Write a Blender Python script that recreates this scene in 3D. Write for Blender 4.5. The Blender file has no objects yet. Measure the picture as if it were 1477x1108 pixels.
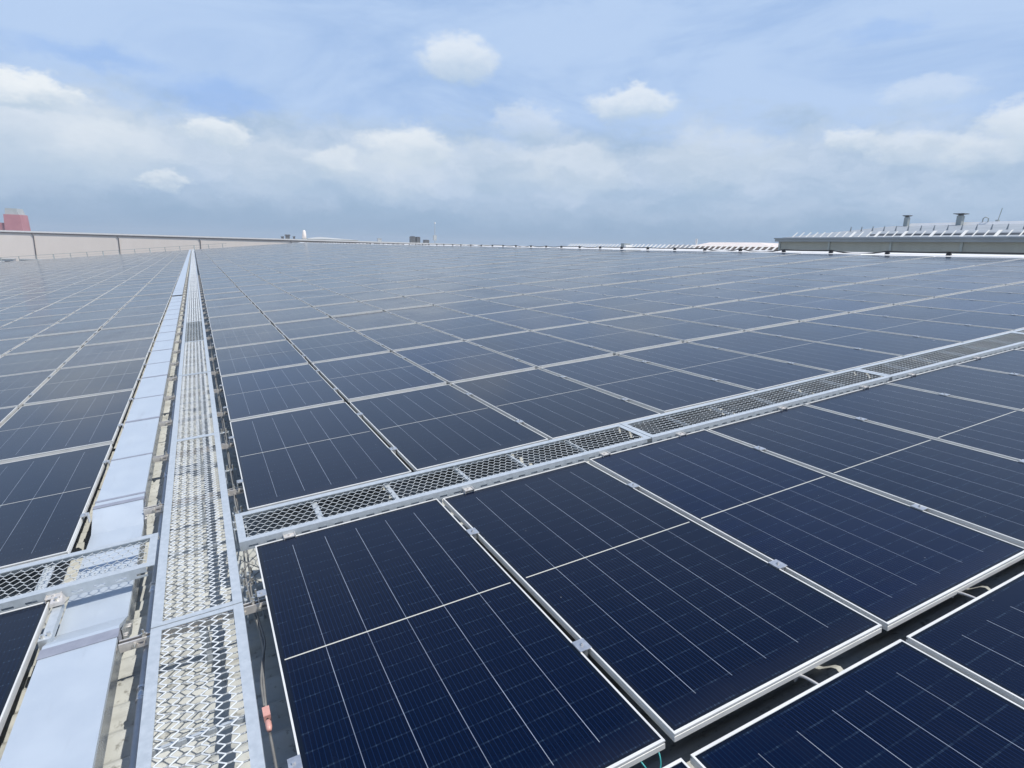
import bpy, math, random
from mathutils import Vector, Matrix
import numpy as np
R = math.radians
random.seed(7)
HAZE = .0005
scene = bpy.context.scene
COL = scene.collection
SLOPE = R(5.4)
cs, sn = math.cos(SLOPE), math.sin(SLOPE)
TILT = (0.0, -SLOPE, 0.0)

def W(u, v, w=0.0):
    """roof coordinates (u up the slope, v along the walkway, w off the roof) to world"""
    return Vector((cs * u - sn * w, v, sn * u + cs * w))

# ------------------------------------------------------------------ mesh builder
class MB:
    def __init__(self):
        self.v, self.f, self.uv = [], [], {}
    def quad(self, a, b, c, d, uv=None):
        n = len(self.v); self.v += [tuple(a), tuple(b), tuple(c), tuple(d)]
        self.f.append((n, n + 1, n + 2, n + 3))
        if uv: self.uv[len(self.f) - 1] = uv
    def poly(self, pts):
        n = len(self.v); self.v += [tuple(p) for p in pts]; self.f.append(tuple(range(n, n + len(pts))))
    def hexa(self, p):      # p: 4 bottom corners (ccw from above) then 4 top corners
        n = len(self.v); self.v += [tuple(q) for q in p]
        for q in ((3, 2, 1, 0), (4, 5, 6, 7), (0, 1, 5, 4), (1, 2, 6, 5), (2, 3, 7, 6), (3, 0, 4, 7)):
            self.f.append(tuple(n + k for k in q))
    def box(self, x0, x1, y0, y1, z0, z1):
        self.hexa([(x0, y0, z0), (x1, y0, z0), (x1, y1, z0), (x0, y1, z0), (x0, y0, z1), (x1, y0, z1), (x1, y1, z1), (x0, y1, z1)])
    def bar(self, p, q, w, h, side=None):   # straight bar of rectangular section w (side) x h
        p, q = Vector(p), Vector(q); d = (q - p).normalized()
        s = Vector(side) if side else d.cross(Vector((0, 0, 1)))
        if s.length < 1e-4: s = Vector((1, 0, 0))
        s = (s - d * s.dot(d)).normalized(); u = s.cross(d).normalized()
        o = []
        for e in (p, q):
            o.append([e - s * w / 2 - u * h / 2, e + s * w / 2 - u * h / 2, e + s * w / 2 + u * h / 2, e - s * w / 2 + u * h / 2])
        self.hexa(o[0] + o[1])
    def tube(self, pts, r, n=8, caps=True):
        pts = [Vector(p) for p in pts]; rings = []
        rr = r if isinstance(r, (list, tuple)) else [r] * len(pts)
        for i, p in enumerate(pts):
            d = (pts[min(i + 1, len(pts) - 1)] - pts[max(i - 1, 0)]).normalized()
            a = d.cross(Vector((0.31, 0.12, 0.94)))
            if a.length < 1e-3: a = d.cross(Vector((1, 0, 0)))
            a.normalize(); b = d.cross(a)
            k = len(self.v)
            for j in range(n):
                t = 2 * math.pi * j / n
                self.v.append(tuple(p + (a * math.cos(t) + b * math.sin(t)) * rr[i]))
            rings.append(k)
        for i in range(len(rings) - 1):
            for j in range(n):
                self.f.append((rings[i] + j, rings[i] + (j + 1) % n, rings[i + 1] + (j + 1) % n, rings[i + 1] + j))
        if caps:
            self.f.append(tuple(rings[0] + j for j in reversed(range(n))))
            self.f.append(tuple(rings[-1] + j for j in range(n)))
    def data(self, name, mat, smooth=False):
        me = bpy.data.meshes.new(name); me.from_pydata(self.v, [], self.f)
        if self.uv:
            l = me.uv_layers.new(name='UVMap')
            for fi, uv in self.uv.items():
                for k, li in enumerate(me.polygons[fi].loop_indices): l.data[li].uv = uv[k]
        me.materials.append(mat)
        if smooth:
            me.polygons.foreach_set('use_smooth', [True] * len(me.polygons))
        me.update()
        return me
    def build(self, name, mat, parent=None, smooth=False, loc=None, rot=None):
        return link(name, self.data(name, mat, smooth), parent, loc, rot)

def link(name, me, parent=None, loc=None, rot=None):
    o = bpy.data.objects.new(name, me); COL.objects.link(o)
    if parent: o.parent = parent
    if loc is not None: o.location = loc
    if rot is not None: o.rotation_euler = rot
    return o
def tag(o, label=None, cat=None, group=None, kind=None):
    if label: o['label'] = label
    if cat: o['category'] = cat
    if group: o['group'] = group
    if kind: o['kind'] = kind
    return o
def thing(name, label, cat, loc=(0, 0, 0), rot=(0, 0, 0), group=None):
    o = link(name, None, None, loc, rot); o.empty_display_size = 0.1
    return tag(o, label, cat, group)
ORD = 'first second third fourth fifth sixth seventh eighth ninth tenth eleventh twelfth thirteenth fourteenth fifteenth sixteenth seventeenth eighteenth nineteenth twentieth'.split()
TENS = {2: 'twenty', 3: 'thirty', 4: 'forty', 5: 'fifty', 6: 'sixty', 7: 'seventy'}
def nth(i):     # 1-based
    if i <= 20: return ORD[i - 1]
    t, r = divmod(i, 10)
    return TENS[t] + '-' + ORD[r - 1] if r else TENS[t][:-1] + 'ieth'

# ------------------------------------------------------------------ materials
def lin(r, g, b):
    f = lambda c: (c / 255 / 12.92) if c <= 10 else ((c / 255 + .055) / 1.055) ** 2.4
    return (f(r), f(g), f(b), 1)
class NT:
    def __init__(self, nt): self.t = nt
    def n(self, typ, **kw):
        o = self.t.nodes.new(typ)
        for k, v in kw.items(): setattr(o, k, v)
        return o
    def l(self, a, b): self.t.links.new(a, b)
    def put(self, sock, v):
        if hasattr(v, 'is_output') or isinstance(v, bpy.types.NodeSocket): self.l(v, sock)
        else: sock.default_value = v
    def m(self, op, a, b=None, c=None, clamp=False):
        o = self.n('ShaderNodeMath', operation=op, use_clamp=clamp)
        for i, x in enumerate((a, b, c)):
            if x is not None: self.put(o.inputs[i], x)
        return o.outputs[0]
    def mr(self, x, a, b, c=0.0, d=1.0, smooth=True):
        o = self.n('ShaderNodeMapRange', interpolation_type='SMOOTHSTEP' if smooth else 'LINEAR', clamp=True)
        self.put(o.inputs['Value'], x)
        for k, v in (('From Min', a), ('From Max', b), ('To Min', c), ('To Max', d)): self.put(o.inputs[k], v)
        return o.outputs['Result']
    def mix(self, f, a, b, blend='MIX'):
        o = self.n('ShaderNodeMix', data_type='RGBA', blend_type=blend)
        self.put(o.inputs[0], f); self.put(o.inputs[6], a); self.put(o.inputs[7], b)
        return o.outputs[2]
    def noise(self, vec, scale, detail=4, rough=.5, dist=0.0):
        o = self.n('ShaderNodeTexNoise'); o.inputs['Scale'].default_value = scale
        o.inputs['Detail'].default_value = detail; o.inputs['Roughness'].default_value = rough
        o.inputs['Distortion'].default_value = dist
        if vec is not None: self.l(vec, o.inputs['Vector'])
        return o
    def scaled(self, vec, s):
        o = self.n('ShaderNodeVectorMath', operation='MULTIPLY'); self.l(vec, o.inputs[0]); o.inputs[1].default_value = s
        return o.outputs[0]
def newmat(name):
    m = bpy.data.materials.new(name); m.use_nodes = True
    t = NT(m.node_tree); b = m.node_tree.nodes['Principled BSDF']
    return m, t, b
def simple(name, c1, c2, scale=6, metal=0.0, rough=.5, rough2=None, bump=0.0, detail=6, coords='Object', stretch=None):
    m, t, b = newmat(name)
    tc = t.n('ShaderNodeTexCoord').outputs[coords] if coords != 'Position' else t.n('ShaderNodeNewGeometry').outputs['Position']
    if stretch: tc = t.scaled(tc, stretch)
    nz = t.noise(tc, scale, detail, .6)
    f = t.mr(nz.outputs['Fac'], .3, .7)
    t.l(t.mix(f, c1, c2), b.inputs['Base Color'])
    b.inputs['Metallic'].default_value = metal
    if rough2 is not None: t.l(t.mr(nz.outputs['Fac'], .3, .7, rough, rough2), b.inputs['Roughness'])
    else: b.inputs['Roughness'].default_value = rough
    if bump:
        bp = t.n('ShaderNodeBump'); bp.inputs['Strength'].default_value = bump; bp.inputs['Distance'].default_value = .01
        t.l(nz.outputs['Fac'], bp.inputs['Height']); t.l(bp.outputs[0], b.inputs['Normal'])
    return m

M = {}
PW, PL, GX, GR = 1.134, 2.278, 0.0414, 0.0664
PX, PY = PW + GX, PL + GR
def cell_material():
    m, t, b = newmat('solar_cell_glass')
    uv = t.n('ShaderNodeUVMap', uv_map='UVMap').outputs[0]
    geo0 = t.n('ShaderNodeNewGeometry').outputs['Position']
    sep = t.n('ShaderNodeSeparateXYZ'); t.l(uv, sep.inputs[0]); x, y = sep.outputs[0], sep.outputs[1]
    oi = t.n('ShaderNodeObjectInfo').outputs['Random']
    at = t.n('ShaderNodeAttribute', attribute_name='tone').outputs['Fac']
    rnd = t.m('FRACT', t.m('ADD', oi, at))
    def line(coord, start, pitch, half):      # 1 on lines at start + k * pitch
        d = t.m('PINGPONG', t.m('SUBTRACT', coord, start), pitch / 2)
        return t.m('LESS_THAN', d, half)
    def between(c, a, bb): return t.m('MULTIPLY', t.m('GREATER_THAN', c, a), t.m('LESS_THAN', c, bb))
    cols = t.m('MULTIPLY', line(x, .197, .185, .0011), t.m('MULTIPLY', between(x, .1, 1.034), between(y, .108, PL - .108)))
    mid = t.m('MULTIPLY', t.m('LESS_THAN', t.m('ABSOLUTE', t.m('SUBTRACT', y, PL / 2)), .0038), between(x, .024, PW - .024))
    area = t.m('MULTIPLY', between(x, .024, PW - .024), between(y, .024, PL - .024))
    bus = line(x, .0123, .0185, .0016)
    rows = line(y, PL / 2, .0925, .0035)
    dash = t.mr(t.noise(uv, 23, 2).outputs['Fac'], .4, .62)
    row_d = t.m('MULTIPLY', t.m('MULTIPLY', rows, t.m('MULTIPLY_ADD', bus, .75, .25)), t.m('MULTIPLY_ADD', dash, .8, .2))
    cid = t.n('ShaderNodeTexWhiteNoise', noise_dimensions='3D')
    cv = t.n('ShaderNodeCombineXYZ')
    t.l(t.m('FLOOR', t.m('DIVIDE', t.m('SUBTRACT', x, .0123), .185)), cv.inputs[0]); t.l(t.m('FLOOR', t.m('DIVIDE', y, .0925)), cv.inputs[1]); t.l(rnd, cv.inputs[2])
    t.l(cv.outputs[0], cid.inputs['Vector'])
    c = t.mix(rnd, (.0002, .0025, .0125, 1), (.0004, .0038, .019, 1))
    odd = t.m('GREATER_THAN', t.m('FRACT', t.m('MULTIPLY', rnd, 17.31)), .93)   # now and then a bluer module
    c = t.mix(t.m('MULTIPLY', odd, .22), c, (.0012, .008, .048, 1))
    c = t.mix(t.m('MULTIPLY', cid.outputs['Value'], .35), c, (.0004, .0024, .013, 1))
    c = t.mix(t.m('MULTIPLY', bus, .16), c, (.012, .042, .115, 1))
    c = t.mix(t.m('MULTIPLY', row_d, .55), c, (.05, .085, .13, 1))
    c = t.mix(t.m('SUBTRACT', 1.0, area), c, (.002, .005, .013, 1))
    c = t.mix(t.m('MULTIPLY', cols, t.mr(t.noise(geo0, 3, 3).outputs['Fac'], .3, .7, .45, .8)), c, (.36, .41, .48, 1))
    c = t.mix(t.m('MULTIPLY', mid, .78), c, (.66, .64, .55, 1))
    # thin dust film, smears and specks, with a painted glow along the front edge
    geo = t.n('ShaderNodeNewGeometry').outputs['Position']
    d1 = t.mr(t.noise(geo, .9, 6, .62).outputs['Fac'], .42, .75)
    d2 = t.mr(t.noise(t.scaled(geo, (1, .35, 1)), 7, 5, .65).outputs['Fac'], .5, .8)
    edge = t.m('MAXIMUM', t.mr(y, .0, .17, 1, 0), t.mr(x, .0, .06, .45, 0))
    dust_glow = t.m('ADD', t.m('ADD', t.m('MULTIPLY', d1, .002), t.m('MULTIPLY', d2, .004)), t.m('MULTIPLY', edge, .011))
    sp = t.n('ShaderNodeTexVoronoi'); sp.inputs['Scale'].default_value = 7.0; t.l(geo, sp.inputs['Vector'])
    spk = t.m('LESS_THAN', sp.outputs['Distance'], .022)
    c = t.mix(t.m('ADD', dust_glow, .0005), c, (.55, .53, .48, 1))
    c = t.mix(t.m('MULTIPLY', spk, .35), c, (.42, .42, .38, 1))
    dv = t.n('ShaderNodeTexVoronoi'); dv.inputs['Scale'].default_value = .8; t.l(geo, dv.inputs['Vector'])
    wob = t.m('MULTIPLY', t.noise(geo, 40, 3).outputs['Fac'], .030)
    drop = t.m('LESS_THAN', t.m('ADD', dv.outputs['Distance'], wob), .030)
    c = t.mix(t.m('MULTIPLY', drop, .6), c, (.50, .50, .46, 1))
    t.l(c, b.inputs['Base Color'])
    b.inputs['IOR'].default_value = 1.275
    b.inputs['Sheen Weight'].default_value = .12; b.inputs['Sheen Roughness'].default_value = .30; b.inputs['Sheen Tint'].default_value = (.86, .90, .95, 1)
    t.l(t.m('ADD', t.m('MULTIPLY', d1, .07), .13), b.inputs['Roughness'])
    bp = t.n('ShaderNodeBump'); bp.inputs['Strength'].default_value = .10; bp.inputs['Distance'].default_value = .0025
    t.l(t.noise(geo, 2.2, 3, .5).outputs['Fac'], bp.inputs['Height']); t.l(bp.outputs[0], b.inputs['Normal'])
    return m
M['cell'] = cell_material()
M['alu'] = simple('anodised_aluminium', (.65, .645, .615, 1), (.72, .715, .685, 1), 9, .15, .38, .48)
M['clamp'] = simple('mill_aluminium', (.55, .55, .55, 1), (.7, .7, .7, 1), 30, .75, .28, .42)
M['galv'] = simple('galvanised_steel', (.46, .50, .525, 1), (.53, .57, .60, 1), 26, .35, .40, .54, .02)
M['mesh'] = simple('galvanised_mesh', (.52, .545, .55, 1), (.64, .665, .67, 1), 7, .12, .55, .65)
M['dull'] = simple('darker_mesh', (.24, .27, .285, 1), (.33, .36, .375, 1), 7, .12, .6, .7)  # same mesh in a darker tone, for a single section
M['tray'] = simple('coated_tray_sheet', (.43, .485, .545, 1), (.47, .525, .58, 1), 5, .2, .36, .48, .03)
def lid_marks(m):
    t = NT(m.node_tree); b = m.node_tree.nodes['Principled BSDF']
    src = b.inputs['Base Color'].links[0].from_socket
    p = t.n('ShaderNodeNewGeometry').outputs['Position']
    st = t.mr(t.noise(t.scaled(p, (9, 1.4, 9)), 1.6, 6, .65).outputs['Fac'], .55, .78)
    sp = t.mr(t.noise(p, 60, 3, .6).outputs['Fac'], .66, .74)
    c = t.mix(t.m('MULTIPLY', st, .22), src, (.26, .28, .30, 1)); c = t.mix(t.m('MULTIPLY', sp, .25), c, (.62, .66, .70, 1))
    t.l(c, b.inputs['Base Color'])
lid_marks(M['tray'])
M['trayside'] = simple('galvanised_tray_side', (.34, .36, .38, 1), (.46, .48, .50, 1), 8, .8, .16, .30)
M['strap'] = simple('steel_strap', (.27, .28, .33, 1), (.34, .35, .40, 1), 12, .3, .45)
M['rail'] = simple('rolled_rail_steel', (.55, .52, .49, 1), (.68, .65, .61, 1), 18, .4, .35, .5)
M['dark'] = simple('dark_slot', (.02, .022, .025, 1), (.04, .042, .045, 1), 10, 0, .7)
M['bolt'] = simple('zinc_bolt', (.62, .60, .55, 1), (.75, .73, .68, 1), 40, .85, .25, .4)
M['pipe'] = simple('grey_conduit', (.42, .41, .40, 1), (.50, .49, .48, 1), 14, .05, .5)
M['cable'] = simple('grey_cable_sheath', (.17, .17, .165, 1), (.23, .23, .22, 1), 10, 0, .5)
M['teal'] = simple('teal_cable_sheath', (.04, .30, .30, 1), (.06, .36, .35, 1), 10, 0, .45)
M['red'] = simple('salmon_plastic', (.56, .29, .26, 1), (.64, .36, .32, 1), 30, 0, .45)
M['black'] = simple('black_rubber', (.015, .015, .016, 1), (.03, .03, .032, 1), 20, 0, .8)
M['beige'] = simple('beige_cladding', (.77, .69, .62, 1), (.81, .73, .66, 1), .35, 0, .6, coords='Position', stretch=(1, 1, .3))
M['olive'] = simple('grey_olive_cladding', (.31, .315, .28, 1), (.36, .365, .325, 1), .9, 0, .65, coords='Position', stretch=(1, 1, .25))
M['white'] = simple('white_painted_metal', (.74, .73, .71, 1), (.80, .79, .77, 1), 2, 0, .5)
M['fin'] = simple('cream_white_panel', (.78, .76, .70, 1), (.82, .80, .75, 1), 3, 0, .5)
M['gutter'] = simple('grey_brown_gutter', (.10, .085, .085, 1), (.14, .12, .12, 1), 2, 0, .55)
M['greyroof'] = simple('pale_grey_roof_sheet', (.25, .275, .295, 1), (.31, .335, .355, 1), .6, .1, .55, coords='Position')
M['stack'] = simple('grey_stack_sheet', (.30, .33, .32, 1), (.36, .39, .38, 1), 2, .2, .5)
M['cowl'] = simple('dark_cowl', (.10, .105, .11, 1), (.14, .145, .15, 1), 3, .3, .5)
M['pinkroof'] = simple('pale_pink_roof', (.62, .55, .50, 1), (.68, .61, .56, 1), .8, 0, .6, coords='Position')
M['brownwall'] = simple('brown_grey_wall', (.36, .32, .30, 1), (.42, .375, .35, 1), .8, 0, .7, coords='Position')
M['redwall'] = simple('hazed_red_cladding', (.42, .165, .19, 1), (.48, .20, .225, 1), .3, 0, .7, coords='Position')  # distant haze painted in as a pinker wall colour
M['towercap'] = simple('pale_grey_tower_cap', (.36, .38, .38, 1), (.42, .44, .44, 1), .3, 0, .7, coords='Position')
M['ground'] = simple('far_ground', (.10, .11, .08, 1), (.22, .21, .18, 1), .03, 0, .9, coords='Position')
def roof_material():
    m, t, b = newmat('weathered_corrugated_roof')
    p = t.n('ShaderNodeNewGeometry').outputs['Position']
    n1 = t.noise(p, 3.0, 7, .65).outputs['Fac']; n2 = t.noise(p, 26, 5, .6).outputs['Fac']
    c = t.mix(t.mr(n1, .3, .7), (.37, .38, .355, 1), (.49, .50, .47, 1))
    c = t.mix(t.mr(n2, .56, .72, 0, .75), c, (.13, .125, .105, 1))
    st = t.noise(t.scaled(p, (1, 9, 1)), 2.2, 5, .6).outputs['Fac']
    c = t.mix(t.mr(st, .5, .75, 0, .5), c, (.20, .195, .17, 1))
    t.l(c, b.inputs['Base Color']); b.inputs['Roughness'].default_value = .7
    return m
M['roof'] = roof_material()

# ------------------------------------------------------------------ camera
f_px, yaw, pitch, roll = 885.613, .454170, .258473, -.0593018
Cr = Vector((-.029030, -3.626043, 1.755168))
fw = Vector((math.sin(yaw) * math.cos(pitch), math.cos(yaw) * math.cos(pitch), -math.sin(pitch)))
r0 = Vector((math.cos(yaw), -math.sin(yaw), 0)); u0 = r0.cross(fw)
rt = r0 * math.cos(roll) + u0 * math.sin(roll); up = -r0 * math.sin(roll) + u0 * math.cos(roll)
cam = bpy.data.objects.new('camera', bpy.data.cameras.new('camera')); COL.objects.link(cam)
wr, wu, wf = W(*rt), W(*up), W(*fw)
mw = Matrix((wr, wu, -wf)).transposed().to_4x4(); mw.translation = W(*Cr)
cam.matrix_world = mw
cam.data.sensor_width = 36.0; cam.data.lens = 36.0 * f_px / 1477.0
cam.data.clip_start = .05; cam.data.clip_end = 6000
scene.camera = cam
def project(u, v, w=0):
    d = Vector((u, v, w)) - Cr; z = d.dot(fw)
    if z < .05: return None
    return 738.5 + f_px * d.dot(rt) / z, 554 - f_px * d.dot(up) / z

# ------------------------------------------------------------------ solar panels
FH, LIP, LIPS = .035, .0115, .0075
def frame_mesh():
    b = MB()
    for (x0, x1, y0, y1) in ((0, PW, 0, LIP), (0, PW, PL - LIP, PL), (0, LIPS, LIP, PL - LIP), (PW - LIPS, PW, LIP, PL - LIP)):
        b.box(x0, x1, y0, y1, -.006, 0)
    e = .0018      # wall of the profile, with a shallow groove below the lip
    for (x0, x1, y0, y1) in ((e, PW - e, e, e + .004), (e, PW - e, PL - .004 - e, PL - e), (e, e + .004, e, PL - e), (PW - e - .004, PW - e, e, PL - e)):
        b.box(x0, x1, y0, y1, -.0145, -.006)
    for (x0, x1, y0, y1) in ((0, PW, 0, .006), (0, PW, PL - .006, PL), (0, .006, .006, PL - .006), (PW - .006, PW, .006, PL - .006)):
        b.box(x0, x1, y0, y1, -FH, -.0145)
    for v in b.v: pass
    return b
def shift(b, dx, dy, dz): b.v = [(x + dx, y + dy, z + dz) for x, y, z in b.v]; return b
fb = shift(frame_mesh(), -PW / 2, -PL / 2, FH)
frame_data = fb.data('frame', M['alu'])
gb = MB()
x0, x1, y0, y1, zt, zb = LIPS - .004, PW - LIPS + .004, LIP - .004, PL - LIP + .004, -.0022, -.0055
gb.quad((x0, y0, zt), (x1, y0, zt), (x1, y1, zt), (x0, y1, zt), [(x0, y0), (x1, y0), (x1, y1), (x0, y1)])
gb.quad((x0, y1, zb), (x1, y1, zb), (x1, y0, zb), (x0, y0, zb), [(0, 0)] * 4)
shift(gb, -PW / 2, -PL / 2, FH)
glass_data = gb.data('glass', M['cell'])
def clamp_mesh():
    b = MB()
    b.box(-GX / 2 - .008, GX / 2 + .008, -.035, .035, .0005, .0045)
    b.box(-.012, .012, -.03, .03, -.05, .0005)
    b.tube([(0, 0, .0045), (0, 0, .0115)], .0075, 6)
    b.tube([(0, 0, .0115), (0, 0, .0165)], .0042, 6)
    return b
clamp_data = shift(clamp_mesh(), 0, 0, FH).data('clamp', M['clamp'])
eb = MB(); eb.box(-.034, .008, -.03, .03, .0005, .005); eb.box(-.036, -.031, -.03, .03, -.05, .005); eb.tube([(-.018, 0, .005), (-.018, 0, .013)], .007, 6)
endclamp_data = shift(eb, 0, 0, FH).data('end_clamp', M['clamp'])

AB_GAP, C0 = .0784, .542
ROWS = 58
cells = []
def row_bottom(r):      # r=0 is C, -1 is A, -2 is B
    return C0 + r * PY if r >= 0 else (-PL if r == -1 else -PL - AB_GAP - PL)
for r in range(-2, ROWS):
    for c in range(17): cells.append((r, c, c * PX, row_bottom(r)))
    if r == -2: continue
    for c in range(-1, -28, -1): cells.append((r, c, -1.0 - PW - (-c - 1) * PX, row_bottom(r)))
def visible_area(u, v):
    a = 0; n = 4; ins = 0
    ps = []
    for i in range(n + 1):
        for j in range(n + 1):
            p = project(u + PW * i / n, v + PL * j / n); ps.append(p)
    for i in range(n):
        for j in range(n):
            q = [ps[i * (n + 1) + j], ps[(i + 1) * (n + 1) + j], ps[(i + 1) * (n + 1) + j + 1], ps[i * (n + 1) + j + 1]]
            if any(p is None for p in q): continue
            mx, my = sum(p[0] for p in q) / 4, sum(p[1] for p in q) / 4
            if 0 <= mx <= 1477 and 0 <= my <= 1108:
                a += abs(sum(q[k][0] * q[(k + 1) % 4][1] - q[(k + 1) % 4][0] * q[k][1] for k in range(4))) / 2
    return a
ranked = sorted(cells, key=lambda k: -visible_area(k[2], k[3]))
near, far = ranked[:300], ranked[300:]
def jitter():
    return random.gauss(0, .0016), (-R(.22) + random.gauss(0, R(.15)), random.gauss(0, R(.18)))
row_step = {r: (random.choice((0, .004, -.003, .008, -.007)) if r > 2 else 0) for r in range(-2, ROWS)}
BASE = -FH
for r, c, u, v in near:
    if c >= 0: cp = nth(c + 1) + ' column right of the long walkway'
    else: cp = nth(-c) + ' column left of the cable tray'
    rp = nth(r + 1) + ' row beyond the cross walkway' if r >= 0 else nth(-r) + ' row before the cross walkway'
    dz, (tx, ty) = jitter()
    t = thing('solar_panel', 'navy solar panel, ' + cp + ', ' + rp, 'solar panel', W(u + PW / 2, v + PL / 2, BASE + dz + row_step[r]), (tx, -SLOPE + ty, 0), 'solar panels covering the roof')
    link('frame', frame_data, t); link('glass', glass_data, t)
    if v < 18 and abs(u) < 14:
        for s in (-1, 1):
            if c == -1: continue
            link('clamp', clamp_data, t, (PW / 2 + GX / 2, s * .585, 0))
        if c == 0:
            for s in (-1, 1): link('end_clamp', endclamp_data, t, (-PW / 2, s * .585, 0))
        if c == -1:
            for s in (-1, 1): link('end_clamp', endclamp_data, t, (PW / 2, s * .585, 0), (0, 0, math.pi))
sb_f, sb_g, tones = MB(), MB(), []
fr = [(0, PW, 0, LIP), (0, PW, PL - LIP, PL), (0, LIPS, LIP, PL - LIP), (PW - LIPS, PW, LIP, PL - LIP)]
for r, c, u, v in far:
    dz, (tx, ty) = jitter(); dz += row_step[r]
    def P(x, y, z): return (u + x, v + y, z + dz + (y - PL / 2) * tx - (x - PW / 2) * ty)
    for (a0, a1, b0, b1) in fr:
        sb_f.hexa([P(a0, b0, -FH), P(a1, b0, -FH), P(a1, b1, -FH), P(a0, b1, -FH), P(a0, b0, 0), P(a1, b0, 0), P(a1, b1, 0), P(a0, b1, 0)])
    sb_g.quad(P(x0, y0, zt), P(x1, y0, zt), P(x1, y1, zt), P(x0, y1, zt), [(x0, y0), (x1, y0), (x1, y1), (x0, y1)])
    tones.append(random.random())
nf = len(sb_f.f)
allv = sb_f.v + sb_g.v; off = len(sb_f.v)
me = bpy.data.meshes.new('distant_solar_panels')
me.from_pydata(allv, [], sb_f.f + [tuple(off + k for k in f) for f in sb_g.f])
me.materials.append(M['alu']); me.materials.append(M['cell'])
me.polygons.foreach_set('material_index', [0] * nf + [1] * len(sb_g.f))
uvl = me.uv_layers.new(name='UVMap')
uva = np.zeros((len(me.loops), 2), dtype=np.float32)
base = sum(len(f) for f in sb_f.f)
quad_uv = np.array([(x0, y0), (x1, y0), (x1, y1), (x0, y1)], dtype=np.float32)
uva[base:] = np.tile(quad_uv, (len(sb_g.f), 1))
uvl.data.foreach_set('uv', uva.ravel())
ta = me.attributes.new('tone', 'FLOAT', 'FACE'); ta.data.foreach_set('value', [0.0] * nf + tones)
me.update()
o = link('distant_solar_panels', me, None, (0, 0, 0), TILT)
tag(o, 'distant rows of solar panels merging into one pale blue field', 'solar panels', None, 'stuff')

# ------------------------------------------------------------------ roof, ridge, ground
PITCH, ROOFZ, AMP = .18, -.275, .025
def corrugated(u0, u1, v0, v1, step=8):
    b = MB(); n = int((v1 - v0) / PITCH * step)
    for i in range(n + 1):
        v = v0 + i * PITCH / step; ph = (v % PITCH) / PITCH
        z = ROOFZ + AMP * math.cos(2 * math.pi * ph)
        b.v += [(u0, v, z), (u1, v, z)]
    for i in range(n): b.f.append((2 * i, 2 * i + 1, 2 * i + 3, 2 * i + 2))
    return b
o = corrugated(-46, 20.5, -9, 138.2).build('roof', M['roof'], None, True, (0, 0, 0), TILT); tag(o, kind='structure')
rp = W(20.5, 0, 0)
o = corrugated(0, 15.5, -9, 138.2).build('roof_far_slope', M['roof'], None, True, rp + Vector((0, 0, 0)), (0, SLOPE, 0)); tag(o, kind='structure')
b = MB()
b.hexa([(19.985, -9, -.14), (20.5, -9, -.09), (20.5, 138.2, -.09), (19.985, 138.2, -.14), (19.985, -9, -.03), (20.5, -9, .035), (20.5, 138.2, .035), (19.985, 138.2, -.03)])
b.hexa([(20.5, -9, -.09), (21.05, -9, -.24), (21.05, 138.2, -.24), (20.5, 138.2, -.09), (20.5, -9, .035), (21.05, -9, -.13), (21.05, 138.2, -.13), (20.5, 138.2, .035)])
o = b.build('ridge_flashing', M['white'], None, False, (0, 0, 0), TILT)
tag(o, 'long cream white flashing capping the ridge along the right edge', 'roof flashing')
b = MB(); S = 1490
b.quad((-S, -S, -12), (S, -S, -12), (S, S, -12), (-S, S, -12))
tag(b.build('ground', M['ground']), kind='structure')
# lightning conductor cable on rubber blocks along the ridge
vs = [5.2 + 2.05 * k + random.uniform(-.12, .12) for k in range(-4, 62)]
pts = []
for i in range(len(vs) - 1):
    sag, lat = random.choice((.0, .01, .05, .09)) + random.uniform(0, .02), random.uniform(-.04, .04)
    for k in range(8):
        t_ = k / 8; h = 4 * t_ * (1 - t_)
        pts.append((20.28 + lat * h, vs[i] + (vs[i + 1] - vs[i]) * t_, .098 - sag * h))
b = MB(); b.tube(pts, .020, 6); o = b.build('ridge_cable', M['black'], None, True, (0, 0, 0), TILT)
tag(o, 'dark sagging cable running along the ridge on black blocks', 'cable')
bb = MB(); bb.hexa([(-.06, -.07, -.02), (.06, -.07, -.02), (.06, .07, -.02), (-.06, .07, -.02), (-.04, -.045, .075), (.04, -.045, .075), (.04, .045, .075), (-.04, .045, .075)]); bb.box(-.025, .025, -.035, .035, .0755, .10)
block_data = bb.data('cable_block', M['black'])
vis = [v for v in vs if project(20.28, v, .1) and 0 < project(20.28, v, .1)[0] < 1477]
for v in vs:
    if v not in vis: continue
    o = link('cable_block', block_data, None, W(20.28, v, .0), TILT)
    tag(o, 'black rubber block under the ridge cable, ' + nth(vis.index(v) + 1) + ' from the right', 'cable block', 'black blocks carrying the ridge cable')

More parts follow.
